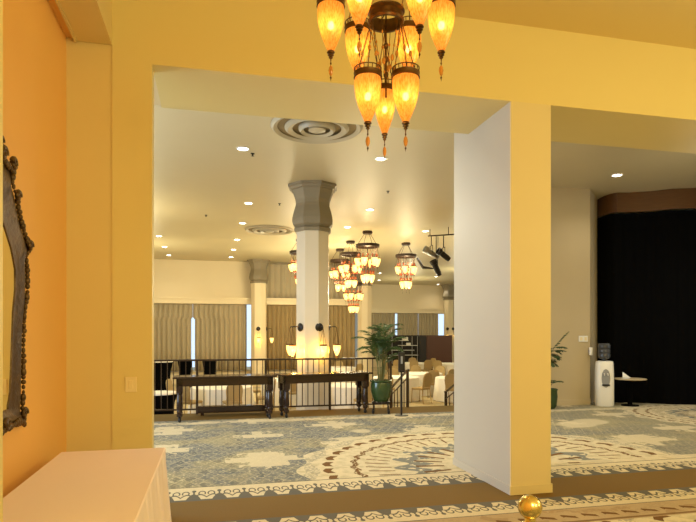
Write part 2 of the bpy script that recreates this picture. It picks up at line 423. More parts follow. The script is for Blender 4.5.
# dining back walls
YK = 25.6; YK2 = 35.4; XC2 = 7.15
bm = B()
box(bm, -6.2, 2.55, YK, YK+.3, 3.05, ZC)
box(bm, 2.55, XC2, YK+.02, YK+.3, 4.62, ZC)
box(bm, -6.2, XC2, YK, YK+.3, ZD, -.1)
struct('wall_dining', bm, 'paint')
bm = B(); box(bm, XC2-.2, XC2+.1, YK+.3, YK2, ZD, ZC); struct('wall_dining_return', bm, 'paint')
bm = B(); box(bm, XC2, 24, YK2, YK2+.3, 2.9, ZC); box(bm, XC2, 24, YK2, YK2+.3, ZD, .2)
struct('wall_dining_far', bm, 'paint')
struct('wall_dining_right', box(B(), 23.8, 24, 11.6, 38, ZD, ZC), 'paint')
bm = B(); box(bm, -6.2, XC2, YK-.38, YK+.1, 2.82, 3.02); box(bm, -6.2, XC2, YK-.42, YK+.1, 3.02, 3.10)
struct('trim_2', bm, 'paint')
bm = B(); box(bm, XC2, 24, YK2-.38, YK2+.1, 2.86, 3.1); box(bm, XC2, 24, YK2-.42, YK2+.1, 3.1, 3.2)
struct('trim_3', bm, 'paint')
def window(n, x0, x1, y, z0, z1, cols):
    t = thing('window_%d' % n, None, None, ((x0+x1)/2, y, z0)); t['kind'] = 'structure'
    w_ = (x1-x0)/2; h = z1-z0; bm = B()
    box(bm, -w_, w_, -.04, .04, 0, .07); box(bm, -w_, w_, -.04, .04, h-.07, h)
    for i in range(cols+1):
        c = -w_ + 2*w_*i/cols; box(bm, max(-w_, c-.03), min(w_, c+.03), -.04, .04, .07, h-.07)
    obj('window_frame', bm, 'whitep', t); obj('glass', box(B(), -w_, w_, -.006, .006, .05, h-.05), 'glass', t)
window(2, -6.0, 2.5, YK+.15, -.1, 3.05, 5)
window(3, 2.5, XC2-.2, YK+.15, -.1, 3.05, 3)
window(4, 2.55, XC2-.2, YK+.18, 3.1, 4.62, 3)
window(5, XC2+.1, 23.8, YK2+.15, .2, 2.9, 8)

# stair flight down to the dining hall
bm = B()
for k in range(3): box(bm, 4.02, 5.32, YR+.30*k, YR+.30*(k+1), ZD, -.15*(k+1))
tag(struct('stair_flight', bm, 'carpet2'), None, None)

# ------------------------------------------------------------------ columns
def column(name, X, Y, s, z0, label, mt='shaft', ms='greyw'):
    t = thing(name, label, 'column', (X, Y, z0), math.radians(22.5)-YAW)
    k = (s/.335); C8 = 1/math.cos(PI/8)
    H = ZC-z0
    obj('shaft', lathe(B(), [(.40*k*C8, 0), (.40*k*C8, .3), (.345*k*C8, .36), (.335*k*C8, H-1.0)], 8), mt, t)
    prof = [(.335, -1.0), (.37, -1.0), (.38, -.97), (.385, -.93), (.35, -.90), (.41, -.85), (.425, -.78), (.425, -.72), (.40, -.60), (.36, -.46), (.35, -.40), (.36, -.32), (.40, -.2), (.43, -.13), (.43, -.11), (.46, -.10), (.48, -.06), (.51, -.05), (.51, 0)]
    obj('capital', lathe(B(), [(r*k*C8, H+z*(1 if k < 1.2 else 1.02)) for r, z in prof], 8), ms, t)
    return t
MC = (2.1, 12.16)
column('column', MC[0], MC[1], .335, ZD, 'big octagonal column with grey moulded capital behind the railing, lamps on its shaft')
x, d = at_Y(258.8, YK-.6)
column('column', x, YK-.62, .31, ZD, 'pale column with grey capital against the left curtains', 'paint')
x, d = at_Y(364.5, YK-.3)
column('column', x, YK-.3, .31, ZD, 'pale column behind the chandelier cluster, between the two banks of windows', 'paint')
x, d = at_Y(449.8, YK2-.8)
column('column', x, YK2-.8, .36, ZD, 'farthest pale column, above the brown panel beside the pier', 'paint')

# ------------------------------------------------------------------ curtains
def curtain(label, x0, x1, y, z0, z1, mt='curt', group=None, amp=.11, per=.20, gapz=None, gl=0, gr=0):
    bm = B(); n = max(8, int((x1-x0)/per*8)); zs = [z0, z0+(z1-z0)*.33, z0+(z1-z0)*.66, z1-.16, z1-.08, z1]
    if gapz: zs = sorted(set(zs+[gapz-.05, gapz+.05]))
    rows = []; rnd = random.Random(int(x0*100))
    ph = [rnd.uniform(-.5, .5) for _ in range(int((x1-x0)/per)+3)]
    for z in zs:
        row = []
        for i in range(n+1):
            u = i/n; x = x0+(x1-x0)*u
            if gapz and z > gapz: x += -gl*(1-u)+gr*u
            q = (x1-x0)*u/per; k = int(q); f = q-k
            a = (amp if z < z1-.12 else amp*.4)*(1+.3*ph[k])
            yy = y-a*(.5-.5*math.cos(2*PI*f))+.01*math.sin(q*1.7+z)
            row.append(bm.verts.new((x, yy, z)))
        rows.append(row)
    for A, C in zip(rows, rows[1:]):
        for i in range(n): bm.faces.new((A[i], A[i+1], C[i+1], C[i]))
    o = obj('curtain', bm, mt, smooth=True, angle=80)
    md = o.modifiers.new('s', 'SOLIDIFY'); md.thickness = .012
    return tag(o, label, 'curtain', group)
YCU = YK-.12
xa = at_Y(190.8, YCU)[0]; xb = at_Y(195, YCU)[0]; xc_ = at_Y(246.5, YCU)[0]; xd = at_Y(262, YCU)[0]; xe = at_Y(348, YCU)[0]
curtain('pleated grey beige curtain at far left, left of the narrow gap of daylight', -5.9, xa, YCU, -.05, 2.82, gapz=2.2, gr=.08)
curtain('wide pleated grey beige curtain between the two gaps of daylight', xb, xc_, YCU, -.05, 2.82, gapz=2.2, gl=.08)
curtain('olive beige curtain between the left pale column and the big column', xd, at_Y(312, YCU)[0], YCU, -.05, 2.82, 'curt2')
curtain('olive beige curtain right of the big column, left of the sliver of daylight', at_Y(312.5, YCU)[0], at_Y(354.3, YCU)[0], YCU, -.05, 2.82, 'curt2')
curtain('upper curtain above the ledge, left of the big column', xd, at_Y(312, YCU)[0], YCU, 3.10, 4.64, amp=.07, per=.26)
curtain('upper curtain above the ledge, behind the chandelier cluster', at_Y(312.5, YCU)[0], at_Y(356, YCU)[0], YCU, 3.10, 4.64, amp=.07, per=.26)
Y2 = YK2-.15
curtain('distant curtain left of the sliver of daylight, behind the palm top', at_Y(368, Y2)[0], at_Y(394.8, Y2)[0], Y2, .2, 2.87)
curtain('distant curtain above the dark shelving and brown panel', at_Y(397.3, Y2)[0], at_Y(418, Y2)[0], Y2, .2, 2.87)
curtain('distant curtain panel ending at the far daylight gap near the pier', at_Y(418.3, Y2)[0], at_Y(438, Y2)[0], Y2, .2, 2.87)

# black drape wall with a curved brown wood band
arc = [(8.82, 11.84)]+[at_d(*q) for q in ((600, 13.35), (604, 13.16), (609, 13.0), (616, 12.86), (628, 12.86), (650, 12.74), (672, 12.52), (696, 12.45), (740, 12.4), (800, 12.45))]
arc.append((15.7, arc[-1][1]-.2))
def arcwall(bm, pts, z0, z1, th, wave=0):
    # densify
    P = []
    for a, b in zip(pts, pts[1:]):
        L = math.hypot(b[0]-a[0], b[1]-a[1]); n = max(1, int(L/.03)) if wave else 1
        for k in range(n): P.append((a[0]+(b[0]-a[0])*k/n, a[1]+(b[1]-a[1])*k/n))
    P.append(pts[-1])
    f = [(x, y+(wave*math.sin(i*.9) if wave else 0)) for i, (x, y) in enumerate(P)]
    bk = [(x, y+th) for x, y in f]
    F0 = [bm.verts.new((x, y, z0)) for x, y in f]; F1 = [bm.verts.new((x, y, z1)) for x, y in f]
    K0 = [bm.verts.new((x, y, z0)) for x, y in bk]; K1 = [bm.verts.new((x, y, z1)) for x, y in bk]
    for i in range(len(f)-1):
        for A, C in ((F0, F1), (K0, K1), (F0, K0), (F1, K1)): bm.faces.new((A[i], A[i+1], C[i+1], C[i]))
    for i in (0, -1): bm.faces.new((F0[i], F1[i], K1[i], K0[i]))
    return bm
tag(obj('stage_drape', arcwall(B(), [(x, y+.05) for x, y in arc], .0, 4.24, .03, .012), 'black', smooth=True, angle=80), 'full height black drape on the right below the curved wood band', 'drape')
tag(obj('wood_valance', arcwall(B(), [(x, y-.03) for x, y in arc], 4.26, ZC-.005, .028), 'band', smooth=True), 'curved brown wood band running above the black drape', 'valance')

# ------------------------------------------------------------------ ceiling fittings
def vent(px, py, label, s=1):
    X, Y = at_z(px, py, ZC)
    t = thing('round_ceiling_vent', label, 'ceiling vent', (X, Y, ZC))
    obj('vent_backing', lathe(B(), [(.66*s, -.001), (.66*s, -.012), (0, -.012)], 48, cap=False), 'ventdark', t)
    for i, (r0, r1, z) in enumerate(((.70, .60, -.02), (.49, .37, -.045), (.28, .20, -.06), (.12, 0, -.07))):
        pr = [(r0*s, -.005 if i == 0 else -.02), (r0*s, z), ((r0*.6+r1*.4)*s, z-.035), (r1*s, z-.005)]
        if i == 3: pr = [(.13*s, -.02), (.13*s, z), (.06*s, z-.02), (0, z-.022)]
        obj('vent_ring', lathe(B(), pr, 48, cap=False), 'vent', t, True, 50)
vent(317, 126, 'large round stepped ceiling vent, nearest the camera above the lobby', 1.0)
vent(269.5, 229.5, 'round stepped ceiling vent farther back, left of the big column capital', 1.05)
def downlight(px, py, label, power=30, z=ZC):
    X, Y = at_z(px, py, z)
    t = thing('recessed_downlight', label, 'ceiling light', (X, Y, z), group='recessed ceiling downlights')
    obj('trim_ring', lathe(B(), [(.115, -.001), (.115, -.008), (.09, -.012), (.085, -.001)], 20, cap=False), 'whitep', t, True)
    obj('lens', lathe(B(), [(0, -.006), (.086, -.006), (.086, -.001)], 20, cap=False), 'led', t)
    if power: light('downlight_beam', 'SPOT', (0, 0, -.03), power, (1, .88, .66), .08, spot=2.4, parent=t)
DL = [(243, 148.5, 'brightest downlight in the lobby ceiling, left of the near round vent', 60),
 (248.5, 203, 'second downlight back, straight below the brightest one in the view', 60),
 (242.5, 223, 'downlight just in front of the farther round vent', 60),
 (237, 239.5, 'downlight just left of and behind the farther round vent', 50),
 (233.5, 249.5, 'downlight next to last of the middle row, near the back wall', 50),
 (231, 257, 'last downlight of the middle row, against the back wall', 0),
 (159, 236, 'first downlight of the left row beside the left jamb', 60),
 (164.6, 246.6, 'middle downlight of the short left row', 0),
 (168.8, 255, 'last downlight of the short left row, against the back wall', 50),
 (381, 158.5, 'downlight seen under the tip of the near chandelier', 60),
 (370, 209.5, 'downlight right of the column capital, highest of the far group', 60),
 (347.5, 227, 'downlight between the column capital and the chandelier cluster', 60),
 (425.5, 231, 'downlight just above the track lights', 60),
 (379.8, 273, 'faint downlight right of the chandelier cluster, upper of two', 0),
 (379, 280, 'faint downlight right of the chandelier cluster, lower of two', 60),
 (436, 276.5, 'distant downlight under the track lights, upper of two', 0),
 (438, 284.2, 'distant downlight under the track lights, against the far wall', 50),
 (617, 175, 'single downlight seen through the right opening above the drape', 70)]
for a in DL: downlight(*a)
for px, py, lb in ((252.6, 153.5, 'tiny dark sprinkler head beside the brightest downlight'), (206, 215, 'tiny dark sprinkler head in the left part of the hall ceiling'),
                   (279.5, 203.5, 'tiny dark sprinkler head left of the column capital'), (388, 191, 'tiny dark sprinkler head right of the column capital')):
    X, Y = at_z(px, py, ZC)
    tag(obj('sprinkler_head', lathe(B(), [(.035, ZC-.001), (.035, ZC-.01), (.012, ZC-.014), (.012, ZC-.04), (.03, ZC-.045), (0, ZC-.05)], 12, (X, Y), cap=False), 'blackm'), lb, 'sprinkler')

# ------------------------------------------------------------------ lamps of the chandeliers
def lamp_parts(parent, x, y, zb, hgt=.24, dia=.14, detail=True, up=None, sh='shade', bulb='bulb'):
    """pointed glass lamp, bottom of the glass at zb"""
    r = dia/2
    prof = [(.10*r, 0), (.22*r, .03), (.45*r, .18), (.72*r, .38), (.92*r, .60), (1.0*r, .80), (.98*r, .94), (.93*r, 1.0)]
    s = obj('glass_shade', lathe(B(), [(a, zb+b*hgt) for a, b in prof], 20 if detail else 12, (x, y), cap=False), sh, parent, True, 80)
    bb = B(); ball(bb, (x, y, zb+.58*hgt), .22*r if not detail else .25*r, (1, 1, 1.25)); obj('bulb', bb, bulb, s, True)
    bm = B(); zt = zb+hgt
    lathe(bm, [(.97*r, zt-.03*hgt), (1.06*r, zt-.02*hgt), (1.02*r, zt+.03*hgt), (1.06*r, zt+.08*hgt), (.98*r, zt+.10*hgt), (.95*r, zt+.04*hgt)], 20 if detail else 10, (x, y), cap=False)
    if detail:
        for k in range(20):
            a = 2*PI*k/20; torus_pt = (x+.97*r*math.cos(a), y+.97*r*math.sin(a))
            tube(bm, [(torus_pt[0], torus_pt[1], zt+.08*hgt), (x+1.0*r*math.cos(a), y+1.0*r*math.sin(a), zt+.18*hgt)], .0022, 4)
        torus(bm, (x, y, zt+.18*hgt), r, .003, 20, 5)
    obj('lamp_cap', bm, 'bronze', s, True)
    bm = B()
    q = hgt
    lathe(bm, [(.24*r, zb+.035*q), (.30*r, zb+.0*q), (.16*r, zb-.03*q), (.24*r, zb-.055*q), (.12*r, zb-.085*q), (.16*r, zb-.11*q), (.05*r, zb-.14*q), (.03*r, zb-.2*q), (.07*r, zb-.23*q), (.03*r, zb-.26*q), (.02*r, zb-.49*q), (.03*r, zb-.5*q), (.08*r, zb-.53*q), (.03*r, zb-.57*q), (0, zb-.62*q)], 10, (x, y), cap=False)
    obj('finial', bm, 'bronze', s, True)
    if detail:
        obj('amber_drop', lathe(B(), [(0, zb-.26*q), (.13*r, zb-.31*q), (.17*r, zb-.38*q), (.12*r, zb-.46*q), (0, zb-.51*q)], 8, (x, y), cap=False), 'bead', s, True)
    if up:
        bm = B(); bd = B()
        for k in range(3):
            a = 2*PI*k/3+.5
            p0 = Vector((x+.95*r*math.cos(a), y+.95*r*math.sin(a), zt+.1*hgt)); p1 = Vector(up)
            tube(bm, [p0, p1], .0028 if detail else .004, 5)
            if detail:
                for f in (.2, .38, .5, .72): ball(bd, p0.lerp(p1, f), .005 if f != .38 else .009, (1, 1, 1.8), 8, 6)
        obj('hanger', bm, 'bronze', s)
        if detail: obj('hanger_beads', bd, 'bead', s, True)['kind'] = 'stuff'
        else: bd.free()
    return s
# near chandelier
cx, cy = at_d(386, 3.0)
ch = thing('chandelier', 'near bronze chandelier of pointed amber glass lamps at the top centre', 'chandelier', (cx, cy, ZN), -YAW)
ch_z = ZN
def z_(v): return v-ZN
R6 = .288
ringz = 3.62
bm = B(); lathe(bm, [(.31, z_(ringz)), (.335, z_(ringz)), (.34, z_(ringz+.05)), (.31, z_(ringz+.05)), (.31, z_(ringz))], 40, cap=False)
obj('upper_ring', bm, 'bronze', ch, True)
bm = B(); lathe(bm, [(0, 0), (.16, 0), (.165, -.03), (.13, -.05), (0, -.055)], 32, cap=False); obj('canopy', bm, 'bronze', ch, True)
bm = B()
for k in range(3):
    a = 2*PI*k/3; tube(bm, [(.1*math.cos(a), .1*math.sin(a), -.05), (.32*math.cos(a), .32*math.sin(a), z_(ringz+.04))], .005, 6)
for k in range(3):
    a = 2*PI*k/3+.5; tube(bm, [(.32*math.cos(a), .32*math.sin(a), z_(ringz+.01)), (.085*math.cos(a), .085*math.sin(a), z_(3.32))], .0035, 5)
obj('suspension_rods', bm, 'bronze', ch)
dz0, dz1 = z_(3.165), z_(3.235)
obj('drum', lathe(B(), [(.080, dz0), (.092, dz0), (.096, dz0+.012), (.088, dz0+.02), (.088, dz1-.02), (.098, dz1-.01), (.094, dz1), (.080, dz1), (.080, dz0)], 40, cap=False), 'bronze', ch, True)
bm = B()
for k in range(4):
    a = PI/2*k+.3; tube(bm, [(.083*math.cos(a), .083*math.sin(a), dz1-.01), (0, 0, dz1-.01)], .004, 5)
tube(bm, [(0, 0, dz1+.02), (0, 0, z_(2.78))], .005, 6)
for z0 in (3.05, 2.98, 2.9): ball(bm, (0, 0, z_(z0)), .014, (1, 1, 1.3))
obj('centre_stem', bm, 'bronze', ch, True)
for k in range(6):
    a = PI/3*k; x, y = R6*math.cos(a), R6*math.sin(a)
    lamp_parts(ch, x, y, z_(3.015), .245, .142, True, (x, y, z_(ringz)))
for k in range(3):
    a = 2*PI*k/3+PI/2; x, y = .112*math.cos(a), .112*math.sin(a)
    lamp_parts(ch, x, y, z_(2.625), .238 if k else .235, .138 if k else .118, True, (.085*math.cos(a), .085*math.sin(a), dz0+.01))
bd = B(); bd2 = B()
for k in range(6):
    a = 2*PI*k/6+.2; p0 = Vector((.086*math.cos(a), .086*math.sin(a), dz0)); p1 = Vector((.03*math.cos(a), .03*math.sin(a), z_(2.84+.03*(k % 3))))
    tube(bd2, [p0, p1], .0018, 4)
    for f in (.25, .5, .72, .9): ball(bd, p0.lerp(p1, f), .005 if f != .72 else .010, (1, 1, 1.8), 7, 6)
obj('bead_strings', bd, 'bead', ch, True)['kind'] = 'stuff'; obj('bead_wires', bd2, 'bronze', ch)
light('chandelier_glow', 'POINT', (0, 0, z_(2.15)), 8, (1, .72, .28), .1, parent=ch)
light('chandelier_uplight', 'POINT', (0, 0, z_(4.15)), 10, (1, .72, .28), .12, parent=ch)

# far chandeliers, one build and copies
def far_chandelier(label, px, d, tiers=2):
    X, Y = at_d(px, d)
    t = thing('chandelier', label, 'chandelier', (X, Y, ZC), -YAW, 'dining hall chandeliers')
    zz = lambda v: v-ZC
    obj('canopy', lathe(B(), [(0, 0), (.15, 0), (.16, -.05), (.14, -.085), (0, -.09)], 20, cap=False), 'iron', t, True)
    obj('ring', lathe(B(), [(.33, zz(4.20)), (.365, zz(4.20)), (.37, zz(4.29)), (.33, zz(4.29)), (.33, zz(4.20))], 28, cap=False), 'iron', t, True)
    bm = B()
    for k in range(4):
        a = PI/2*k+.4; tube(bm, [(.1*math.cos(a), .1*math.sin(a), -.08), (.34*math.cos(a), .34*math.sin(a), zz(4.26))], .007, 5)
    tube(bm, [(-.34, 0, zz(4.23)), (.34, 0, zz(4.23))], .01, 5); tube(bm, [(0, -.34, zz(4.23)), (0, .34, zz(4.23))], .01, 5)
    tube(bm, [(0, 0, zz(4.23)), (0, 0, zz(3.45))], .012, 5)
    obj('suspension_rods', bm, 'iron', t)
    for k in range(6):
        a = PI/3*k+.2; x, y = .31*math.cos(a), .31*math.sin(a)
        lamp_parts(t, x, y, zz(3.60), .26, .19, False, (x, y, zz(4.2)), 'shadefar', 'bulb2')
    for k in range(3):
        a = 2*PI*k/3+.4; x, y = .14*math.cos(a), .14*math.sin(a)
        lamp_parts(t, x, y, zz(3.10), .26, .19, False, (0, 0, zz(3.9)), 'shadefar', 'bulb2')
    bd = B(); bd2 = B()
    for k in range(12):
        a = PI/6*k; x, y = .30*math.cos(a), .30*math.sin(a)
        for f in range(4): ball(bd, (x*(1-.12*f), y*(1-.12*f), zz(3.95-.17*f)), .03, (1, 1, 1.5), 6, 5)
        tube(bd2, [(x, y, zz(4.2)), (x*.6, y*.6, zz(3.4))], .004, 4)
    obj('bead_strings', bd, 'beadred', t, True)['kind'] = 'stuff'; obj('bead_wires', bd2, 'iron', t)
    return t
fc = far_chandelier('frontmost chandelier of the cluster right of the big column', 367.5, 17.7)
def placefc(px, d, lb):
    X, Y = at_d(px, d); return dup(fc, (X, Y, ZC), -YAW+random.uniform(-.4, .4), lb, 'dining hall chandeliers')
placefc(350.5, 19.6, 'middle chandelier of the cluster right of the big column')
placefc(340, 21.4, 'leftmost and farthest chandelier of the cluster, touching the big column in view')
placefc(406, 20.0, 'chandelier standing apart from the cluster, beside the track lights')
placefc(300.5, 19.2, 'chandelier almost hidden behind the left side of the big column')
low = placefc(353.5, 22.6, 'lowest hanging chandelier, its lamps below the rest of the cluster'); low.location.z = ZC-.75
bm = B(); tube(bm, [(0, 0, 0), (0, 0, .75)], .012, 6); obj('drop_rod', bm, 'iron', low)
for px, d in ((367.5, 17.7), (345, 20.6), (406, 20), (300.5, 19.2)):
    X, Y = at_d(px, d); light('chandelier_glow', 'POINT', (X, Y, 2.85), 110, HALL, .25)
    light('chandelier_uplight', 'POINT', (X, Y, 4.05), 28, (1, .74, .40), .1)

# ------------------------------------------------------------------ wall sconces
def sconce(loc, rz, label, s=1, power=9):
    t = thing('wall_sconce', label, 'wall lamp', loc, rz)
    bm = B(); lathe(bm, [(0, 0), (.085*s, 0), (.09*s, .012), (.07*s, .03), (.03*s, .04), (0, .045)], 20, cap=False)
    bmesh.ops.rotate(bm, verts=bm.verts[:], cent=(0, 0, 0), matrix=Matrix.Rotation(PI/2, 3, 'Y'))
    obj('back_plate', bm, 'blackm', t, True)
    obj('arm', tube(B(), [(.03, 0, 0), (.12*s, 0, .02), (.20*s, 0, .015), (.22*s, 0, -.02)], .010*s, 8), 'blackm', t, True)
    lamp_parts(t, .22*s, 0, -.62*s, .24*s, .16*s, False, (.22*s, 0, -.02), 'shadefar', 'bulb2')
    if power: light('sconce_glow', 'POINT', (.13*s, 0, -.50*s), power*.8, (1, .52, .05), .04, parent=t)
for az, lb in ((22, 'lamp sconce on the front right of the big column'), (-48, 'lamp sconce on the front left of the big column'), (112, 'lamp sconce sticking out to the right of the big column'), (-118, 'lamp sconce sticking out to the left of the big column')):
    a = -PI/2-YAW*0 + math.radians(az) + math.radians(4)
    # direction pointing from the column towards the camera
    base = math.atan2(-MC[1], -MC[0]); a = base+math.radians(az)
    r = .345
    sconce((MC[0]+r*math.cos(a), MC[1]+r*math.sin(a), 1.68), a, lb, 1, 16)
for px, off, lb in ((257.5, 0, 'small sconce on the front of the pale column before the curtains'), (268, .42, 'small sconce on the right side of the pale column before the curtains')):
    x, d = at_Y(258.8, YK-.62)
    if off == 0: sconce((x-.05, YK-.62-.34, 1.75), -PI/2, lb, 1.0, 12)
    else: sconce((x+.33, YK-.62-.05, 1.75), -.25, lb, 1.0, 0)
x, d = at_Y(449.8, YK2-.8)
sconce((x-.30, YK2-.8-.33, 1.85), -PI/2-.5, 'tiny sconce on the farthest pale column, its left one', 1.0, 0)
sconce((x+.05, YK2-.8-.39, 1.85), -PI/2+.2, 'tiny sconce on the farthest pale column, its right one', 1.0, 0)

# ------------------------------------------------------------------ track lights
def tl_dir(p, q): return (Vector(q)-Vector(p))
X0, Y0 = at_d(428, 17.4); X1, Y1 = at_d(470, 16.6)
tr = thing('track_rail', 'dark ceiling track bar holding the stage spotlights beside the pier', 'track rail', (0, 0, 0))
bm = B(); tube(bm, [(X0, Y0, 4.50), (X1, Y1, 4.44)], .022, 8); obj('rail', bm, 'iron', tr)
for f in (.05, .5, .95):
    bm = B(); x, y = X0+(X1-X0)*f, Y0+(Y1-Y0)*f; tube(bm, [(x, y, 4.5-.06*f), (x, y, ZC)], .012, 6); obj('hanger', bm, 'iron', tr)
def spotlamp(px, py, d_, L, ang, yawv, label, mt='blackm'):
    f_ = (px-428)/42; X, Y = X0+(X1-X0)*f_, Y0+(Y1-Y0)*f_; d = 17.4-.8*f_; Z = z_at(py, d)
    t = thing('stage_spotlight', label, 'spotlight', (X, Y, Z), 0)
    bm = B(); lathe(bm, [(0, -L/2), (.07, -L/2), (.085, -L*.3), (.085, L*.25), (.11, L*.3), (.11, L/2), (.09, L/2), (.085, L*.35), (0, L*.3)], 16, cap=False)
    mt_ = Matrix.Rotation(-YAW, 3, 'Z') @ Matrix.Rotation(ang, 3, 'Y') @ Matrix.Rotation(yawv, 3, 'X')
    bmesh.ops.transform(bm, verts=bm.verts[:], matrix=mt_.to_4x4()); obj('lamp_housing', bm, mt, t, True)
    bm = B(); tube(bm, [(.0, -.10, 0), (0, -.10, .22), (0, .10, .22), (0, .10, 0)], .012, 6); tube(bm, [(0, 0, .22), (0, 0, 4.475-.06*f_-Z)], .014, 6); obj('yoke', bm, 'blackm', t)
spotlamp(431.5, 253, 17.2, .52, math.radians(-62), .3, 'long spotlight with shiny grey barrel on the ceiling track', 'steel')
spotlamp(444, 255, 17.0, .46, math.radians(-55), .3, 'black spotlight on the track, nearest the pier edge')
spotlamp(436.5, 268, 17.3, .5, math.radians(-28), .3, 'black spotlight hanging lowest from the track, pointing down')
bm = B()
f_ = (438-428)/42; qx_, qy_ = X0+(X1-X0)*f_, Y0+(Y1-Y0)*f_; dq = 17.4-.8*f_
pa = at_d(417.5, dq+.3); pb = at_d(423, dq+.1)
tube(bm, [(pa[0], pa[1], z_at(257, dq)), (pb[0], pb[1], z_at(267, dq)), (qx_, qy_+.02, z_at(269, dq)), (qx_+.02, qy_+.02, 4.46)], [.04, .05, .022, .014], 8)
tag(obj('ceiling_boom', bm, 'blackm', smooth=True), 'bent dark ceiling arm between the lone chandelier and the spotlights', 'boom')

# ------------------------------------------------------------------ railing
YG = 11.42
rl = thing('guard_railing', 'long brown iron guard railing along the lobby edge behind the wooden tables', 'railing', (0, YG, 0))
XR0, XR1 = -4.2, 3.61
obj('top_rail', box(B(), XR0, XR1, -.03, .03, 1.02, 1.055, .006), 'iron', rl)
obj('bottom_rail', box(B(), XR0, XR1, -.014, .014, .08, .11), 'iron', rl)
posts = [3.61, 2.32, 1.03, -.28, -1.58, -2.88, -4.18]
for p in posts: obj('post', box(B(), p-.022, p+.022, -.022, .022, 0, 1.02, .003), 'iron', rl)
bars = []
x = XR0+.11
while x < XR1-.05:
    if all(abs(x-p) > .05 for p in posts): bars.append(x)
    x += .1125
for x in bars: obj('baluster', box(B(), x-.008, x+.008, -.008, .008, .11, 1.02), 'iron', rl)
def stair_rail(X, label, z0, z1):
    t = thing('stair_rail', label, 'stair rail', (X, 0, 0)); Ya, Yb = YR-.07, YR+1.06
    bm = B(); tube(bm, [(0, Ya-.06, z0+.005), (0, Ya, z0), (0, Yb, z1), (0, Yb+.05, z1-.005)], .026, 8); obj('handrail', bm, 'walnut', t, True)
    bm = B(); tube(bm, [(0, Ya, z0-.16), (0, Yb, z1-.16)], .014, 6); obj('lower_rail', bm, 'iron', t)
    obj('post', box(B(), -.025, .025, Ya-.025, Ya+.025, 0, z0), 'iron', t)
    obj('post', box(B(), -.025, .025, Yb-.025, Yb+.025, ZD+.0, z1), 'iron', t)
    for k in range(1, 5):
        f = k/5; y = Ya+(Yb-Ya)*f; zz = z0+(z1-z0)*f
        obj('baluster', box(B(), -.008, .008, y-.008, y+.008, -.15*(1+min(2, int((y-YR)/.3))), zz-.14), 'iron', t)
stair_rail(4.0, 'left stair handrail going down beside the sanitizer stand', .78, .30)
stair_rail(5.34, 'right stair handrail, partly hidden by the pier', .66, .18)

# ------------------------------------------------------------------ console tables on castors
def console(label, loc, rz, L, W, H=.80):
    t = thing('console_table', label, 'table', loc, rz, 'long dark wooden tables before the railing')
    obj('tabletop', box(B(), 0, L, 0, W, H-.035, H, .008), 'walnut', t)
    bm = B(); a = .06
    box(bm, a, L-a, a, a+.03, H-.17, H-.035); box(bm, a, L-a, W-a-.03, W-a, H-.17, H-.035)
    box(bm, a, a+.03, a, W-a, H-.17, H-.035); box(bm, L-a-.03, L-a, a, W-a, H-.17, H-.035)
    obj('apron', bm, 'walnut', t)
    for x in (a+.055, L-a-.055):
        for y in (a+.055, W-a-.055):
            bm = B()
            box(bm, x-.055, x+.055, y-.055, y+.055, H-.28, H-.035, .004)
            lathe(bm, [(.035, .095), (.05, .11), (.052, .15), (.035, .165), (.036, .18), (.05, .20), (.045, .22), (.055, .25), (.05, .36), (.048, H-.34), (.04, H-.31), (.055, H-.295), (.05, H-.28)], 16, (x, y))
            lg = obj('leg', bm, 'walnut', t, True)
            bm = B(); lathe(bm, [(.02, .062), (.02, .096)], 10, (x, y)); ball(bm, (x, y, .040), .040, (.75, 1, 1)); obj('castor', bm, 'blackm', lg, True)
    return t
console('left dark wooden console table on castors before the railing', (-.66, 10.28, 0), math.radians(2.5), 1.80, .50)
console('right dark wooden console table on castors, nearest the palm', (1.235, 10.385, 0), math.radians(10.5), 1.83, .52)
bm = B(); box(bm, 0, 1.42, 0, .18, .05, .175, .01); 
t = thing('low_bench', 'low dark wooden bench lying against the railing behind the left console table', 'bench', (-.27, 11.14, 0))
obj('board', bm, 'walnut', t)
for x in (.06, 1.30): obj('foot', box(B(), x, x+.06, .02, .16, 0, .052), 'walnut', t)

# ------------------------------------------------------------------ palm on a rolling stand
def frond(bm, base, az, elev, L, droop, nl=16, wid=.02, ll=.2):
    pts = []; p = Vector(base); e = elev
    for i in range(nl+1):
        pts.append(p.copy()); e2 = e-droop*(i/nl)**1.3
        p = p+Vector((math.cos(az)*math.cos(e2), math.sin(az)*math.cos(e2), math.sin(e2)))*(L/nl)
    tube(bm, pts[::2], [.006*(1-.7*i/len(pts[::2])) for i in range(len(pts[::2]))], 5)
    side = Vector((-math.sin(az), math.cos(az), 0))
    for i in range(3, nl+1):
        t = (pts[i]-pts[i-1]).normalized(); f = i/nl
        l = ll*(.45+.9*math.sin(PI*min(1, f*.95)))*.8
        for s in (-1, 1):
            d = (side*s*.8+t*.75+Vector((0, 0, -.18+random.uniform(-.15, .1)))).normalized()
            a = pts[i]; m1 = a+d*l*.45; tip = a+d*l+Vector((0, 0, -.03*l/.2)); n = t.cross(d).normalized(); wv = d.cross(n).normalized()*wid/2
            v = [bm.verts.new(q) for q in (a, m1+wv+n*.003, tip, m1-wv+n*.003, m1-n*.004)]
            bm.faces.new((v[0], v[1], v[4])); bm.faces.new((v[1], v[2], v[4])); bm.faces.new((v[2], v[3], v[4])); bm.faces.new((v[3], v[0], v[4]))
PX, PY = at_z(381, 413, 0); 
st = thing('plant_stand', 'low dark rolling stand under the green potted palm', 'plant stand', (PX, PY, 0))
obj('ring', torus(B(), (0, 0, .215), .17, .014, 28, 8), 'blackm', st, True)
bm = B(); box(bm, -.17, .17, -.012, .012, .19, .21); box(bm, -.012, .012, -.17, .17, .19, .21); obj('cross_bar', bm, 'blackm', st)
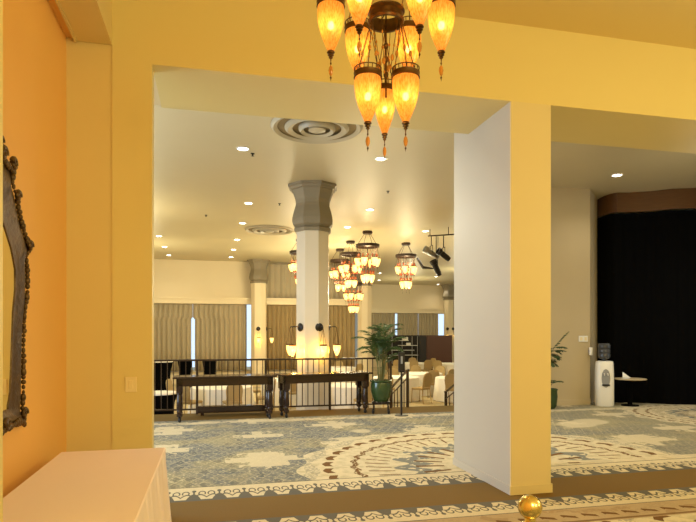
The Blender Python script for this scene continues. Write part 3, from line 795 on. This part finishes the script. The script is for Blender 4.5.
for k in range(4):
    a = PI/2*k+.5; c, s = math.cos(a), math.sin(a)
    lg = obj('leg', tube(B(), [(.16*c, .16*s, .21), (.20*c, .20*s, .15), (.19*c, .19*s, .08), (.21*c, .21*s, .055)], .015, 8), 'blackm', st, True)
    bm = B(); ball(bm, (.21*c, .21*s, .035), .035, (.8, .8, 1)); obj('castor', bm, 'blackm', lg, True)
pl = thing('potted_palm', 'leafy green palm in a green glazed pot at the right end of the railing', 'plant', (PX, PY, .231))
obj('pot', lathe(B(), [(0, 0), (.13, 0), (.145, .02), (.175, .09), (.20, .20), (.205, .30), (.195, .37), (.215, .385), (.22, .41), (.205, .415), (.185, .39), (.185, .36), (0, .36)], 32, cap=False), 'pot', pl, True)
obj('soil', lathe(B(), [(.168, .362), (.1, .375), (0, .38)], 20, cap=False), 'soil', pl, True)
bm = B(); tips = []
for k in range(9):
    a = random.uniform(0, 2*PI); r = random.uniform(.01, .07); h = random.uniform(.5, 1.0)
    p0 = (r*math.cos(a), r*math.sin(a), .37); p1 = (r*2*math.cos(a), r*2*math.sin(a), .37+h*.6); p2 = (r*3*math.cos(a), r*3*math.sin(a), .37+h)
    tube(bm, [p0, p1, p2], [.012, .010, .007], 6); tips.append((p2, p1, a))
obj('stems', bm, 'stem', pl, True)
bm = B()
for k, (p2, p1, a) in enumerate(tips):
    for j in range(3):
        az = a+random.uniform(-1.3, 1.3)+(PI if j == 2 else 0); frond(bm, p2 if j != 1 else p1, az, random.uniform(.7, 1.4), random.uniform(.28, .45), random.uniform(.8, 1.6), 14, .026, .16)
for az, el, L in ((2.9, 1.1, .7), (3.3, .8, .5), (.1, 1.2, .6), (-.3, .8, .45), (1.5, 1.3, .7), (-1.5, 1.2, .6), (2.4, 1.3, .75), (.6, 1.4, .75)):
    frond(bm, (0, 0, .92), az-YAW, el, L, 1.4, 16, .03, .2)
obj('fronds', bm, 'leaf', pl)

# slim plant behind the pier's right edge
qx, qy = at_d(549.5, 11.9)
p2_ = thing('potted_plant', 'dark plant partly hidden by the right edge of the pier', 'plant', (qx, qy, 0))
obj('pot', lathe(B(), [(0, 0), (.10, 0), (.14, .06), (.16, .25), (.15, .36), (.17, .40), (.15, .41), (.14, .38), (0, .38)], 24, cap=False), 'leaf2', p2_, True)
bm = B(); tube(bm, [(0, 0, .38), (.02, 0, .8), (.04, 0, 1.25)], [.012, .01, .006], 6); tube(bm, [(0, 0, .38), (-.02, .02, .7), (-.05, .03, 1.1)], [.012, .01, .006], 6); obj('stems', bm, 'leaf2', p2_)
bm = B()
frond(bm, (.03, 0, 1.15), -YAW, 1.0, .55, .3, 10, .05, .10)
for k in range(9): frond(bm, (.03, 0, .95+.035*k), -YAW+random.uniform(-1.6, 1.6), random.uniform(-.1, .7), random.uniform(.18, .32), .8, 8, .045, .13)
for k in range(4): frond(bm, (0, 0, .45), random.uniform(0, 6.28), .9, .28, 1.2, 8, .04, .12)
obj('leaves', bm, 'leaf2', p2_)

# hand sanitizer stand
sx, sy = at_z(401.5, 415.5, 0)
t = thing('sanitizer_stand', 'slim black hand sanitizer dispenser stand at the head of the stairs', 'dispenser stand', (sx, sy, 0), -YAW)
obj('base_plate', lathe(B(), [(0, 0), (.13, 0), (.13, .008), (.03, .014), (0, .014)], 24, cap=False), 'blackm', t, True)
obj('pole', tube(B(), [(0, 0, .01), (0, 0, .9)], .019, 12), 'blackm', t, True)
bm = B(); box(bm, -.06, .06, -.05, .05, .82, 1.20, .015); box(bm, -.05, .05, -.09, .02, .82, .86, .005); obj('dispenser', bm, 'blackm', t)
obj('window_strip', box(B(), -.018, .018, -.054, -.049, .98, 1.12), 'greyp', t)

# ------------------------------------------------------------------ water cooler
wx, wy = 8.19, 10.74
t = thing('water_cooler', 'white water cooler with an upturned bottle beside the black drape', 'water cooler', (wx, wy, 0), -math.radians(27))
W_, D_ = .185, .17
bm = B()
prof = [(.92, 0), (1, .03), (1, .5), (.97, .8), (.93, .92), (.88, .955), (.6, .965)]
n = 28; rings = []
for s, z in prof:
    rg = []
    for i in range(n):
        a = 2*PI*i/n; c_, s_ = math.cos(a), math.sin(a)
        rg.append(bm.verts.new((W_*s*math.copysign(abs(c_)**.6, c_), D_*s*math.copysign(abs(s_)**.6, s_), z)))
    rings.append(rg)
for A, C in zip(rings, rings[1:]):
    for i in range(n): bm.faces.new((A[i], A[(i+1) % n], C[(i+1) % n], C[i]))
bm.faces.new(rings[0]); bm.faces.new(rings[-1])
obj('body', bm, 'whitep', t, True, 50)
bm = B(); lathe(bm, [(0, -.175), (.085, -.175), (.085, -.166), (0, -.166)], 24, cap=False)
for v in bm.verts: v.co = Vector((v.co.x, v.co.z, .60+v.co.y*2.3))
obj('dispensing_recess', bm, 'greyp', t)
obj('drip_tray', box(B(), -.075, .075, -.20, -.165, .44, .475, .006), 'blackm', t)
for x in (-.035, .035):
    tp = obj('tap', tube(B(), [(x, -.17, .70), (x, -.20, .70), (x, -.205, .66)], .011, 8), 'whitep', t)
obj('bottle', lathe(B(), [(.03, .955), (.035, .99), (.10, 1.02), (.125, 1.05), (.128, 1.11), (.122, 1.125), (.128, 1.14), (.128, 1.2), (.122, 1.215), (.128, 1.23), (.128, 1.30), (.11, 1.34), (0, 1.345)], 28, cap=False), 'water', t, True)
# cup dispenser on the wall
t = thing('cup_dispenser', 'small pale cup holder on the wall beside the cooler bottle', 'cup dispenser', (8.0, 10.93, 1.16))
obj('sleeve', lathe(B(), [(.035, -.08), (.04, .09)], 14), 'whitep', t, True); obj('bracket', box(B(), -.015, .015, .03, .07, -.03, .03), 'greyp', t)
# wall notice plate
x, d = at_Y(583, 11.0)
t = thing('wall_plate', 'small pale rectangular plate on the wall left of the cooler', 'wall plate', (x, 10.997, z_at(338.8, d)))
obj('plate', box(B(), -.11, .11, -.012, 0, -.065, .065, .003), 'whitep', t)
for q in (-.055, .055): obj('rocker', box(B(), q-.03, q+.03, -.016, -.012, -.035, .035), 'switch', t)

# cafe table with napkins
tx, ty = at_d(630, 12.36)
t = thing('cafe_table', 'small round pale table on a dark pedestal before the black drape', 'table', (tx, ty, 0))
obj('tabletop', lathe(B(), [(0, .560), (.31, .560), (.33, .57), (.33, .58), (.32, .585), (0, .585)], 36, cap=False), 'lobbyw', t, True)
obj('pedestal', lathe(B(), [(0, 0), (.18, 0), (.18, .015), (.05, .03), (.045, .50), (.12, .53), (.12, .56)], 24), 'black', t, True)
bm = B()
for k in range(5):
    mt_ = Matrix.Translation((tx-.16+.012*k, ty-.05, .587+.006*k)) @ Matrix.Rotation(.3*k, 4, 'Z')
    box(bm, -.06, .06, -.06, .06, 0, .005, mtx=mt_)
v = [bm.verts.new(q) for q in ((tx-.25, ty-.08, .618), (tx-.08, ty-.10, .618), (tx-.12, ty, .63), (tx-.20, ty-.02, .73))]
for f in ((0, 1, 3), (1, 2, 3), (2, 0, 3), (0, 1, 2)): bm.faces.new([v[i] for i in f])
tag(obj('folded_napkins', bm, 'whitep'), 'crumpled white napkins on the small round table', 'napkins')

# ------------------------------------------------------------------ near left: table, mirror, switch
t = thing('cloth_covered_table', 'long table under an ivory cloth against the orange wall, bottom left', 'table', (-.68, 3.05, 0))
L0, L1, Wd, H = -.39, 1.33, .345, .72
obj('tabletop', box(B(), -Wd+.01, Wd-.01, L0+.01, L1-.01, H-.035, H-.006), 'whitep', t)
for x in (-Wd+.06, Wd-.06):
    for y in (L0+.1, L1-.1): obj('leg', tube(B(), [(x, y, 0), (x, y, H-.03)], .018, 8), 'blackm', t)
cl = B(); nx, ny = 12, 60
def edge_loop(z, out, wav):
    pts = []; per = []
    for i in range(ny+1): per.append((Wd, L0+(L1-L0)*i/ny, 1, 0))
    for i in range(1, nx+1): per.append((Wd-2*Wd*i/nx, L1, 0, 1))
    for i in range(1, ny+1): per.append((-Wd, L1-(L1-L0)*i/ny, -1, 0))
    for i in range(1, nx): per.append((-Wd+2*Wd*i/nx, L0, 0, -1))
    N = len(per)
    for k, (x, y, a, b) in enumerate(per):
        o_ = out*(1+wav*math.sin(k*.9)+wav*.6*math.sin(k*.37+1)) if a >= 0 else .0
        pts.append(cl.verts.new((x+a*o_, y+b*o_, z)))
    return pts
L_ = [edge_loop(H, 0, 0), edge_loop(H-.006, .006, 0), edge_loop(H-.25, .02, .5), edge_loop(H-.5, .035, .6), edge_loop(.01, .05, .6)]
cl.faces.new(L_[0])
for A, C in zip(L_, L_[1:]):
    for k in range(len(A)): cl.faces.new((A[k], A[(k+1) % len(A)], C[(k+1) % len(A)], C[k]))
o = obj('tablecloth', cl, 'cloth', smooth=True, angle=40); o.location = (-.68, 3.05, 0)
tag(o, 'ivory cloth hanging over the long table at bottom left', 'tablecloth')

# mirror
MX = -1.14; MY = 3.40
def wallpt(px, py, X=-1.102):
    a, b = ray(px); d = X/a; return d*b, z_at(py, d)
outer_px = [(14, 172), (13, 182), (17, 196), (19, 207), (22, 222), (27, 238), (31, 247), (27, 256), (28, 275), (28, 292), (25, 312), (24, 345), (24, 372), (24, 392), (23, 408), (25, 424)]
inner_px = [(5, 205), (5, 208), (6, 213), (8, 222), (12, 235), (16, 248), (18, 258), (20, 270), (20, 290), (18, 312), (17, 345), (16, 372), (15, 392), (14, 400), (13, 405), (13, 409)]
O_ = [wallpt(*p) for p in outer_px]; I_ = [wallpt(*p) for p in inner_px]
half = [(y-MY, z) for y, z in O_]; halfi = [(max(.0, y-MY), z) for y, z in I_]
zt = half[0][1]; zb = half[-1][1]+.035
outer = [(0, zt+.06), (.04, zt+.03)]+[(max(.05, a), b) for a, b in half]+[(half[-1][0]-.06, zb-.005), (.08, zb-.015), (0, zb-.03)]
inner = [(0, halfi[0][1]+.05), (.01, halfi[0][1]+.04)]+[(max(.012+.01*i, a), b) for i, (a, b) in enumerate(halfi)]+[(halfi[-1][0]-.05, halfi[-1][1]), (.06, halfi[-1][1]-.005), (0, halfi[-1][1]-.01)]
def both(l): return l+[(-a, b) for a, b in reversed(l[1:-1])]
O2, I2 = both(outer), both(inner)
mr = thing('ornate_wall_mirror', 'tall mirror in a dark carved scrolled frame on the orange wall', 'mirror', (MX, MY, 1.0))
bm = B(); n = len(O2)
def lay(lst, x): return [bm.verts.new((x, a, b-1.0)) for a, b in lst]
mid = [((a*.62+c*.38), (b*.62+d*.38)) for (a, b), (c, d) in zip(O2, I2)]
mid2 = [((a*.25+c*.75), (b*.25+d*.75)) for (a, b), (c, d) in zip(O2, I2)]
S = [lay(O2, .0), lay(O2, .022), lay(mid, .040), lay(mid2, .018), lay(I2, .015), lay(I2, .0)]
for A, C in zip(S, S[1:]):
    for k in range(n): bm.faces.new((A[k], A[(k+1) % n], C[(k+1) % n], C[k]))
for k in range(n):
    a, b = O2[k]; a2, b2 = O2[(k+1) % n]
    L = math.hypot(a2-a, b2-b); m_ = max(1, int(L/.028))
    for j in range(m_):
        f = j/m_; r = random.uniform(.010, .021)
        ball(bm, (.035, a+(a2-a)*f, b+(b2-b)*f-1.0), r, (.9, 1, random.uniform(.8, 1.7)), 8, 6)
# scrolls: crest, shoulders, corners
def scroll(cy, cz, r, sgn=1, tw=1.5):
    pts = []; rr = []
    for i in range(22):
        q = i/21; t = q*tw*2*PI; rad = r*(1-.8*q); pts.append((.045, cy+sgn*rad*math.cos(t), cz-1.0+rad*math.sin(t))); rr.append(.016*(1-.5*q))
    tube(bm, pts, rr, 7)
for s in (1, -1):
    scroll(s*.05, zt+.05, .04, s); scroll(s*.22, zt+.04, .035, -s); scroll(s*(half[6][0]-.035), half[6][1], .03, s); scroll(s*(half[2][0]), half[2][1], .03, s)
    scroll(s*(half[-1][0]-.03), zb+.03, .035, s, 1.2); scroll(s*.1, zb+.01, .035, -s)
scroll(0, zt+.10, .028, 1)
obj('carved_frame', bm, 'frame', mr, True, 60)
bm = B(); a = [bm.verts.new((.010, p, q-1.0)) for p, q in I2]; b = [bm.verts.new((.004, p, q-1.0)) for p, q in I2]
bm.faces.new(a); bm.faces.new(b)
for k in range(n): bm.faces.new((a[k], a[(k+1) % n], b[(k+1) % n], b[k]))
obj('mirror_glass', bm, 'mirror', mr)
# light switch
x, d = at_Y(131, YW)
t = thing('light_switch', 'ivory light switch plate on the yellow wall left of the opening', 'light switch', (x, YW-.001, z_at(384.5, d)))
obj('plate', box(B(), -.045, .045, -.008, 0, -.062, .062, .003), 'switch', t)
obj('rocker', box(B(), -.017, .017, -.013, -.008, -.034, .034, .002), 'switch', t)

# brass ball of the stanchion
bx, by = at_d(530, 1.82); zb_ = z_at(507, 1.82)
t = thing('brass_stanchion', 'brass stanchion post with a ball top at the bottom edge, before the pier', 'stanchion', (bx, by, 0))
obj('base', lathe(B(), [(0, 0), (.16, 0), (.16, .015), (.10, .03), (.03, .05), (0, .05)], 32, cap=False), 'brass', t, True)
obj('pole', lathe(B(), [(.024, .04), (.024, zb_-.09), (.032, zb_-.08), (.032, zb_-.055), (.018, zb_-.045), (.018, zb_-.03)], 24), 'brass', t, True)
bm = B(); ball(bm, (0, 0, zb_), .038, (1, 1, 1), 32, 20); obj('ball_finial', bm, 'brass', t, True)

# ------------------------------------------------------------------ dining hall furniture
# draped high tables at left
def spandex(px, d, wpx, ztop, label, top=True):
    X, Y = at_d(px, d); r = wpx/2*d/F
    t = thing('draped_high_table', label, 'table', (X, Y, ZD)); H = ztop-ZD
    bm = B(); n = 32; pr = [(1.0, 0), (.88, .12), (.80, .45), (.84, .75), (1.0, .985), (1.0, 1.0)]; rings = []
    for s, z in pr:
        rg = []
        for i in range(n):
            a = 2*PI*i/n; q = 1 if z > .97 else 1-(.10*(1-abs(math.cos(2*a))) if z < .97 else 0)
            rg.append(bm.verts.new((r*s*q*math.cos(a), r*s*q*math.sin(a), z*H)))
        rings.append(rg)
    for A, C in zip(rings, rings[1:]):
        for i in range(n): bm.faces.new((A[i], A[(i+1) % n], C[(i+1) % n], C[i]))
    bm.faces.new(rings[0]); bm.faces.new(rings[-1])
    obj('stretch_cover', bm, 'black', t, True)
    if top: obj('table_topper', lathe(B(), [(0, H), (r*1.02, H), (r*1.02, H+.03), (0, H+.03)], 32, cap=False), 'white', t)
spandex(158, 12.9, 38, .20, 'nearest black covered table with a white top, behind the left end of the railing')
spandex(159, 19.8, 27, .57, 'tall black covered table with white rim, far left behind the railing')
spandex(185, 21, 14, .55, 'black covered high table behind the left console table end', False)
spandex(209.5, 21, 14, .55, 'black covered high table standing alone before the wide curtain', False)

def round_table(px, d, r, label, clabel, z=.15):
    X, Y = at_d(px, d)
    t = thing('round_dining_table', label, 'table', (X, Y, ZD), 0, 'round dining tables'); H = z-ZD
    obj('tabletop', lathe(B(), [(0, H-.035), (r-.01, H-.035), (r-.01, H-.008), (0, H-.008)], 32, cap=False), 'whitep', t)
    obj('pedestal', lathe(B(), [(0, 0), (.25, 0), (.25, .02), (.05, .04), (.05, H-.04)], 16), 'blackm', t)
    bm = B(); n = 72; rings = []
    for k, (zz, s, wv) in enumerate(((H, .6, 0), (H, .97, 0), (H-.012, 1.0, 0), (H-.25, 1.02, .02), (H-.5, 1.04, .04), (.02, 1.06, .055))):
        rings.append([bm.verts.new((r*(s+wv*math.sin(12*2*PI*i/n))*math.cos(2*PI*i/n), r*(s+wv*math.sin(12*2*PI*i/n))*math.sin(2*PI*i/n), zz)) for i in range(n)])
    for A, C in zip(rings, rings[1:]):
        for i in range(n): bm.faces.new((A[i], A[(i+1) % n], C[(i+1) % n], C[i]))
    bm.faces.new(rings[0])
    o = obj('tablecloth', bm, 'white', smooth=True); o.location = (X, Y, ZD); tag(o, clabel, 'tablecloth', 'white tablecloths in the dining hall')
    return X, Y
def make_chair():
    t = thing('banquet_chair', 'x', 'chair', (0, 0, ZD), 0, 'gold banquet chairs')
    obj('seat', box(B(), -.21, .21, -.21, .21, .42, .49, .025), 'gold', t, True)
    bm = B(); rows = []
    for (zz, w_, y) in ((.50, .17, -.20), (.60, .19, -.215), (.75, .205, -.235), (.86, .19, -.25), (.92, .14, -.258), (.945, .06, -.26)):
        rows.append([bm.verts.new((sx_*w_, y+dy, zz)) for dy in (0, -.035) for sx_ in ((-1, 0, 1) if dy == 0 else (1, 0, -1))])
    for A, C in zip(rows, rows[1:]):
        for i in range(6): bm.faces.new((A[i], A[(i+1) % 6], C[(i+1) % 6], C[i]))
    bm.faces.new(rows[0]); bm.faces.new(rows[-1])
    obj('backrest', bm, 'gold', t, True)
    for s in (-1, 1):
        obj('leg', tube(B(), [(s*.19, .19, .43), (s*.20, .215, 0)], .012, 6), 'goldm', t)
        obj('leg', tube(B(), [(s*.18, -.225, .60), (s*.185, -.20, .43), (s*.20, -.25, 0)], .012, 6), 'goldm', t)
    return t
chair0 = make_chair(); used = [False]; placed = []; tables = []
SIDES = ['on its near side', 'on its near right side', 'on its right side', 'on its far right side', 'on its far side', 'on its far left side', 'on its left side', 'on its near left side']
def chairs(T, r, angs, where):
    for a in angs:     # a measured from "towards the camera", positive to the right
        base = -PI/2-YAW; th = base+math.radians(a); rr = r+.34
        x, y = T[0]+rr*math.cos(th), T[1]+rr*math.sin(th)
        if any(math.hypot(x-u, y-v) < .50 for u, v in placed) or any(math.hypot(x-u[0], y-u[1]) < .75+.34 for u in tables if u != T): continue
        placed.append((x, y))
        lb = 'gold chair at %s, %s' % (where, SIDES[int(round((a % 360)/45)) % 8])
        rz = th+PI/2 + random.uniform(-.12, .12)
        if not used[0]:
            chair0.location = (x, y, ZD); chair0.rotation_euler = (0, 0, rz); chair0['label'] = lb; used[0] = True
        else: dup(chair0, (x, y, ZD), rz, lb, 'gold banquet chairs')
jobs = []
def set_table(px, d, r, angs, tl, cl_, where):
    T = round_table(px, d, r, tl, cl_); tables.append(T); jobs.append((T, r, angs, where))
set_table(222, 15.2, .8, (-29, 25, 90, -90), 'round table under white cloth behind the left console table', 'white cloth on the round table behind the left console table', 'the white table behind the left console')
set_table(352, 15.6, .75, (-50, 15, -95, 130), 'round table under white cloth right of the big column behind the railing', 'white cloth on the round table right of the big column', 'the white table right of the column')
set_table(286, 17.5, .75, (20, -60), 'round table under white cloth just left of the big column', 'white cloth on the round table left of the big column', 'the white table left of the column')
set_table(338, 24, .75, (-30, 40, 180), 'distant round table under white cloth seen over the right console table', 'white cloth on the distant table seen over the right console', 'the distant table above the right console')
set_table(396, 18.6, .75, (40, -20, -65, 135, 180), 'round table under white cloth behind the palm and sanitizer stand', 'white cloth on the round table behind the sanitizer stand', 'the table behind the sanitizer stand')
set_table(421, 20.4, .75, (42, 180, 140, 10, -60, -140), 'round table under white cloth at the foot of the stairs', 'white cloth on the round table at the foot of the stairs', 'the table at the stair foot')
set_table(459, 18.4, .75, (-60, -20, -110, -150), 'round table under white cloth partly hidden by the pier', 'white cloth on the table partly hidden by the pier', 'the white table cut off by the pier')
set_table(411, 27.5, .75, (0, 60, -70, 120, -35, 30, 170), 'far round table under white cloth before the dark shelving', 'white cloth on the far table before the dark shelving', 'the far table before the dark shelving')
set_table(450, 27, .75, (-35, -90, 15, -135, -62), 'far round table under white cloth before the brown panel', 'white cloth on the far table before the brown panel', 'the far table before the brown panel')

for j in jobs: chairs(*j)
# small stemmed things on the far tables are left to the cloths; dark shelving and brown panel
d = 31.5
x0, y0 = at_d(387.5, d); x1, y1 = at_d(426, d); x2, y2 = at_d(452.5, d)
rzp = -YAW; Wp = (426-387.5)*d/F
t = thing('back_bar_shelving', 'dark open back bar shelving with pale shelves, left of the brown panel', 'shelving', (x0, y0, ZD), rzp)
Hh = z_at(335.3, d)-ZD
obj('back_panel', box(B(), 0, Wp, .30, .34, 0, Hh), 'dark', t)
obj('cabinet', box(B(), Wp*.82, Wp, -.1, .3, 0, Hh), 'dark', t)
for zz, a, b in ((1.75, .03, .55), (1.48, .28, .78), (1.22, .1, .7), (.95, .05, .8)): obj('shelf', box(B(), Wp*a, Wp*b, 0, .30, zz, zz+.025), 'whitep', t)
for a in (.12, .38, .64, .78): obj('upright', box(B(), Wp*a-.012, Wp*a+.012, 0, .03, .5, Hh-.05), 'steel', t)
ux = Matrix.Rotation(rzp, 3, 'Z')
for a, zz, sz, lb in ((.46, 1.776, .16, 'white box on the top shelf of the dark shelving'), (.55, 1.506, .12, 'white box on the middle shelf of the dark shelving')):
    p = ux @ Vector((Wp*a, .14, 0)); bm = B(); box(bm, -sz, sz, -.1, .1, 0, sz*1.1, .01)
    o = obj('storage_box', bm, 'whitep'); o.location = (x0+p.x, y0+p.y, ZD+zz); o.rotation_euler = (0, 0, rzp); tag(o, lb, 'box')
t = thing('folding_panel', 'wide red brown wooden panel before the far curtains', 'panel', (x1, y1, ZD), rzp)
Wq = (452.5-426.3)*d/F
obj('panel_face', box(B(), 0.02, Wq, 0, .06, .04, Hh), 'redwood', t)
for x in (.1, Wq-.2): obj('foot', box(B(), x, x+.1, -.2, .26, 0, .042), 'blackm', t)
